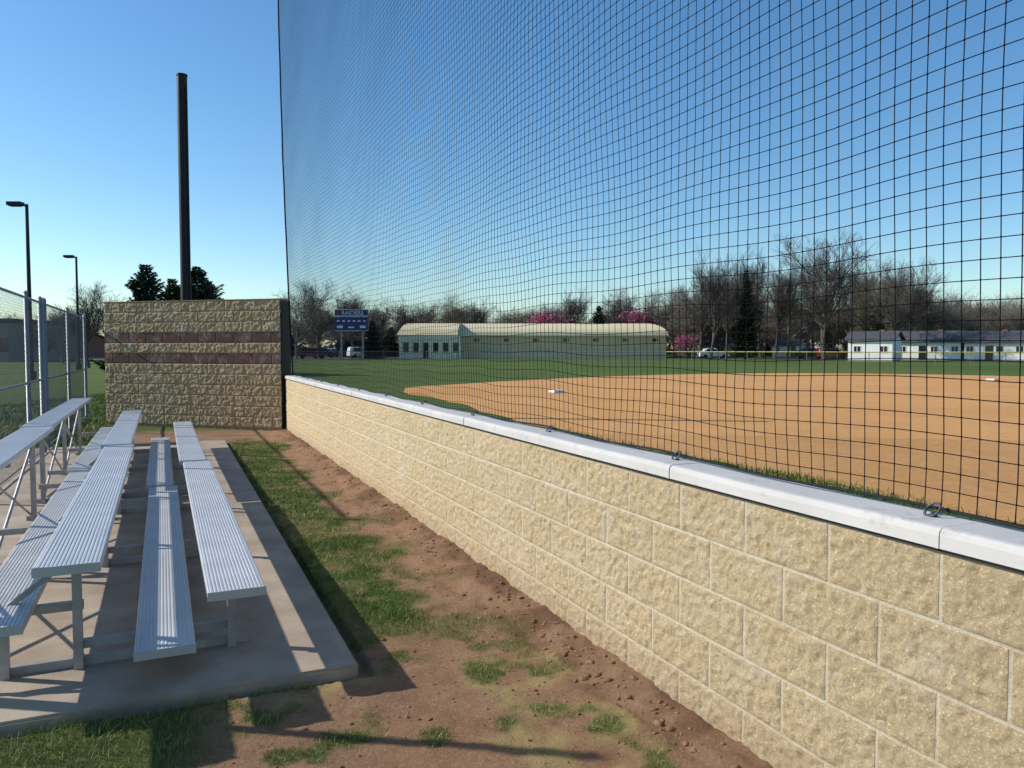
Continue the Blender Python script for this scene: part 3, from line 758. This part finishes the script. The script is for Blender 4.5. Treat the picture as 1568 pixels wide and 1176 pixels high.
# ---------------- scoreboard
g=group('scoreboard');Zs=104;xa,xb=PX(513,Zs),PX(564,Zs)
zt=EYE+(534-474)/1176*Zs;zm=EYE+(534-507)/1176*Zs
wbox('board',xa,xb,Zs,Zs+.3,zm,zt-.95,M['blue'],g);wbox('name_panel',xa,xb,Zs-.05,Zs+.25,zt-.9,zt,M['blue'],g)
b=B()
for x in(xa+.7,xb-.9):b.box(x,x+.22,Zs+.31,Zs+.55,-.1,zt-.3)
b.obj('posts',M['steel'],g)
b=B();w=.07
for (q0,q1,r0,r1) in((xa,xb,zm,zm+w),(xa,xb,zt-.95-w,zt-.95),(xa,xb,zt-.9,zt-.9+w),(xa,xb,zt-w,zt)):b.box(q0,q1,Zs-.09,Zs-.055,r0,r1)
for i in range(6):
    q=xa+.35+i*.7;b.box(q,q+.35,Zs-.04,Zs-.003,zm+1.25,zm+1.45)
b.box(xa+.3,xa+1.1,Zs-.04,Zs-.003,zm+.4,zm+.75);b.box(xb-1.1,xb-.3,Zs-.04,Zs-.003,zm+.4,zm+.75);b.box((xa+xb)/2-.4,(xa+xb)/2+.4,Zs-.04,Zs-.003,zm+.4,zm+.6)
b.obj('trim_and_digits',M['white'],g)
b=B();b.box(xa+.1,xa+.8,Zs-.1,Zs-.06,zt-.75,zt-.2);b.obj('sponsor_logo',M['carr'],g)
cu=bpy.data.curves.new('txt','FONT');cu.body='RAIDERS';cu.size=.78;cu.extrude=.01
to=bpy.data.objects.new('txt',cu);link(to);dg=bpy.context.evaluated_depsgraph_get();me=bpy.data.meshes.new_from_object(to.evaluated_get(dg));bpy.data.objects.remove(to)
me.materials.clear();me.materials.append(M['white']);o=link(bpy.data.objects.new('lettering',me),g);o.location=(xa+.95,Zs-.08,zt-.72);o.rotation_euler=(math.pi/2,0,0)
# ---------------- outfield fence
g=group('outfield_fence')
pth=[(-30,88),(-10,90),(5,86),(16,80),(28,73),(40,67),(52,62),(70,54)]
b=B();y_=B();wv=B()
for i in range(len(pth)-1):
    a,c=Vector((*pth[i],0)),Vector((*pth[i+1],0));n=max(1,int((c-a).length/2.5))
    for k in range(n):
        p=a.lerp(c,k/n);q=a.lerp(c,(k+1)/n);b.tube([p,(p.x,p.y,1.2)],.035,6)
        m=24
        for j in range(m):
            u=p.lerp(q,j/m);w=p.lerp(q,(j+3)/m)
            wv.tube([(u.x,u.y,.05),(w.x,w.y,1.2)],.0035,3,False);wv.tube([(w.x,w.y,.05),(u.x,u.y,1.2)],.0035,3,False)
    (y_ if pth[i][0]>=16 else b).tube([(a.x,a.y,1.24),(c.x,c.y,1.24)],.055 if pth[i][0]>=16 else .03,6)
b.obj('fence_posts',M['wire'],g);y_.obj('yellow_top_cap',M['yellow'],g);wv.obj('fence_mesh',M['wire'],g)
b=B();b.box(-90,-14,112,160,.0,.006);M['asph']=simple('asphalt',(.07,.07,.072),(.05,.05,.052),scale=1,rough=.9);b.obj('parking_lot',M['asph'])
# ---------------- light
Ld=Vector((1.655,-.228,-1)).normalized()
sun=bpy.data.lights.new('sun','SUN');sun.energy=5.0;sun.angle=math.radians(.5);sun.color=(1,.955,.88)
so=bpy.data.objects.new('sun',sun);link(so);so.rotation_euler=Ld.to_track_quat('-Z','Y').to_euler();so.location=(-20,0,20)
w=bpy.data.worlds.new('World');S.world=w;w.use_nodes=True;nt=w.node_tree
sk=nt.nodes.new('ShaderNodeTexSky');sk.sky_type='NISHITA';sk.sun_disc=False
sk.sun_elevation=math.asin(-Ld.z);sk.sun_rotation=math.atan2(-Ld.x,-Ld.y)
sk.air_density=1.0;sk.dust_density=.4;sk.ozone_density=2.2;sk.altitude=0
hs=nt.nodes.new('ShaderNodeHueSaturation');hs.inputs['Saturation'].default_value=1.22
mx=nt.nodes.new('ShaderNodeMix');mx.data_type='RGBA';mx.blend_type='MULTIPLY';mx.inputs[0].default_value=1;mx.inputs[7].default_value=(.93,1.04,1.07,1)
nt.links.new(sk.outputs[0],hs.inputs['Color']);nt.links.new(hs.outputs[0],mx.inputs[6])
bg=nt.nodes['Background'];bg.inputs[1].default_value=.15;nt.links.new(mx.outputs[2],bg.inputs[0])
S.view_settings.view_transform='Standard';S.view_settings.look='None';S.view_settings.exposure=0
cam=bpy.data.cameras.new('camera');cam.sensor_width=36;cam.lens=27;cam.clip_start=.05;cam.clip_end=6000
co=bpy.data.objects.new('camera',cam);link(co);co.location=(0,0,EYE);co.rotation_euler=(math.radians(90)-math.atan(54/1176),0,0)
S.camera=co
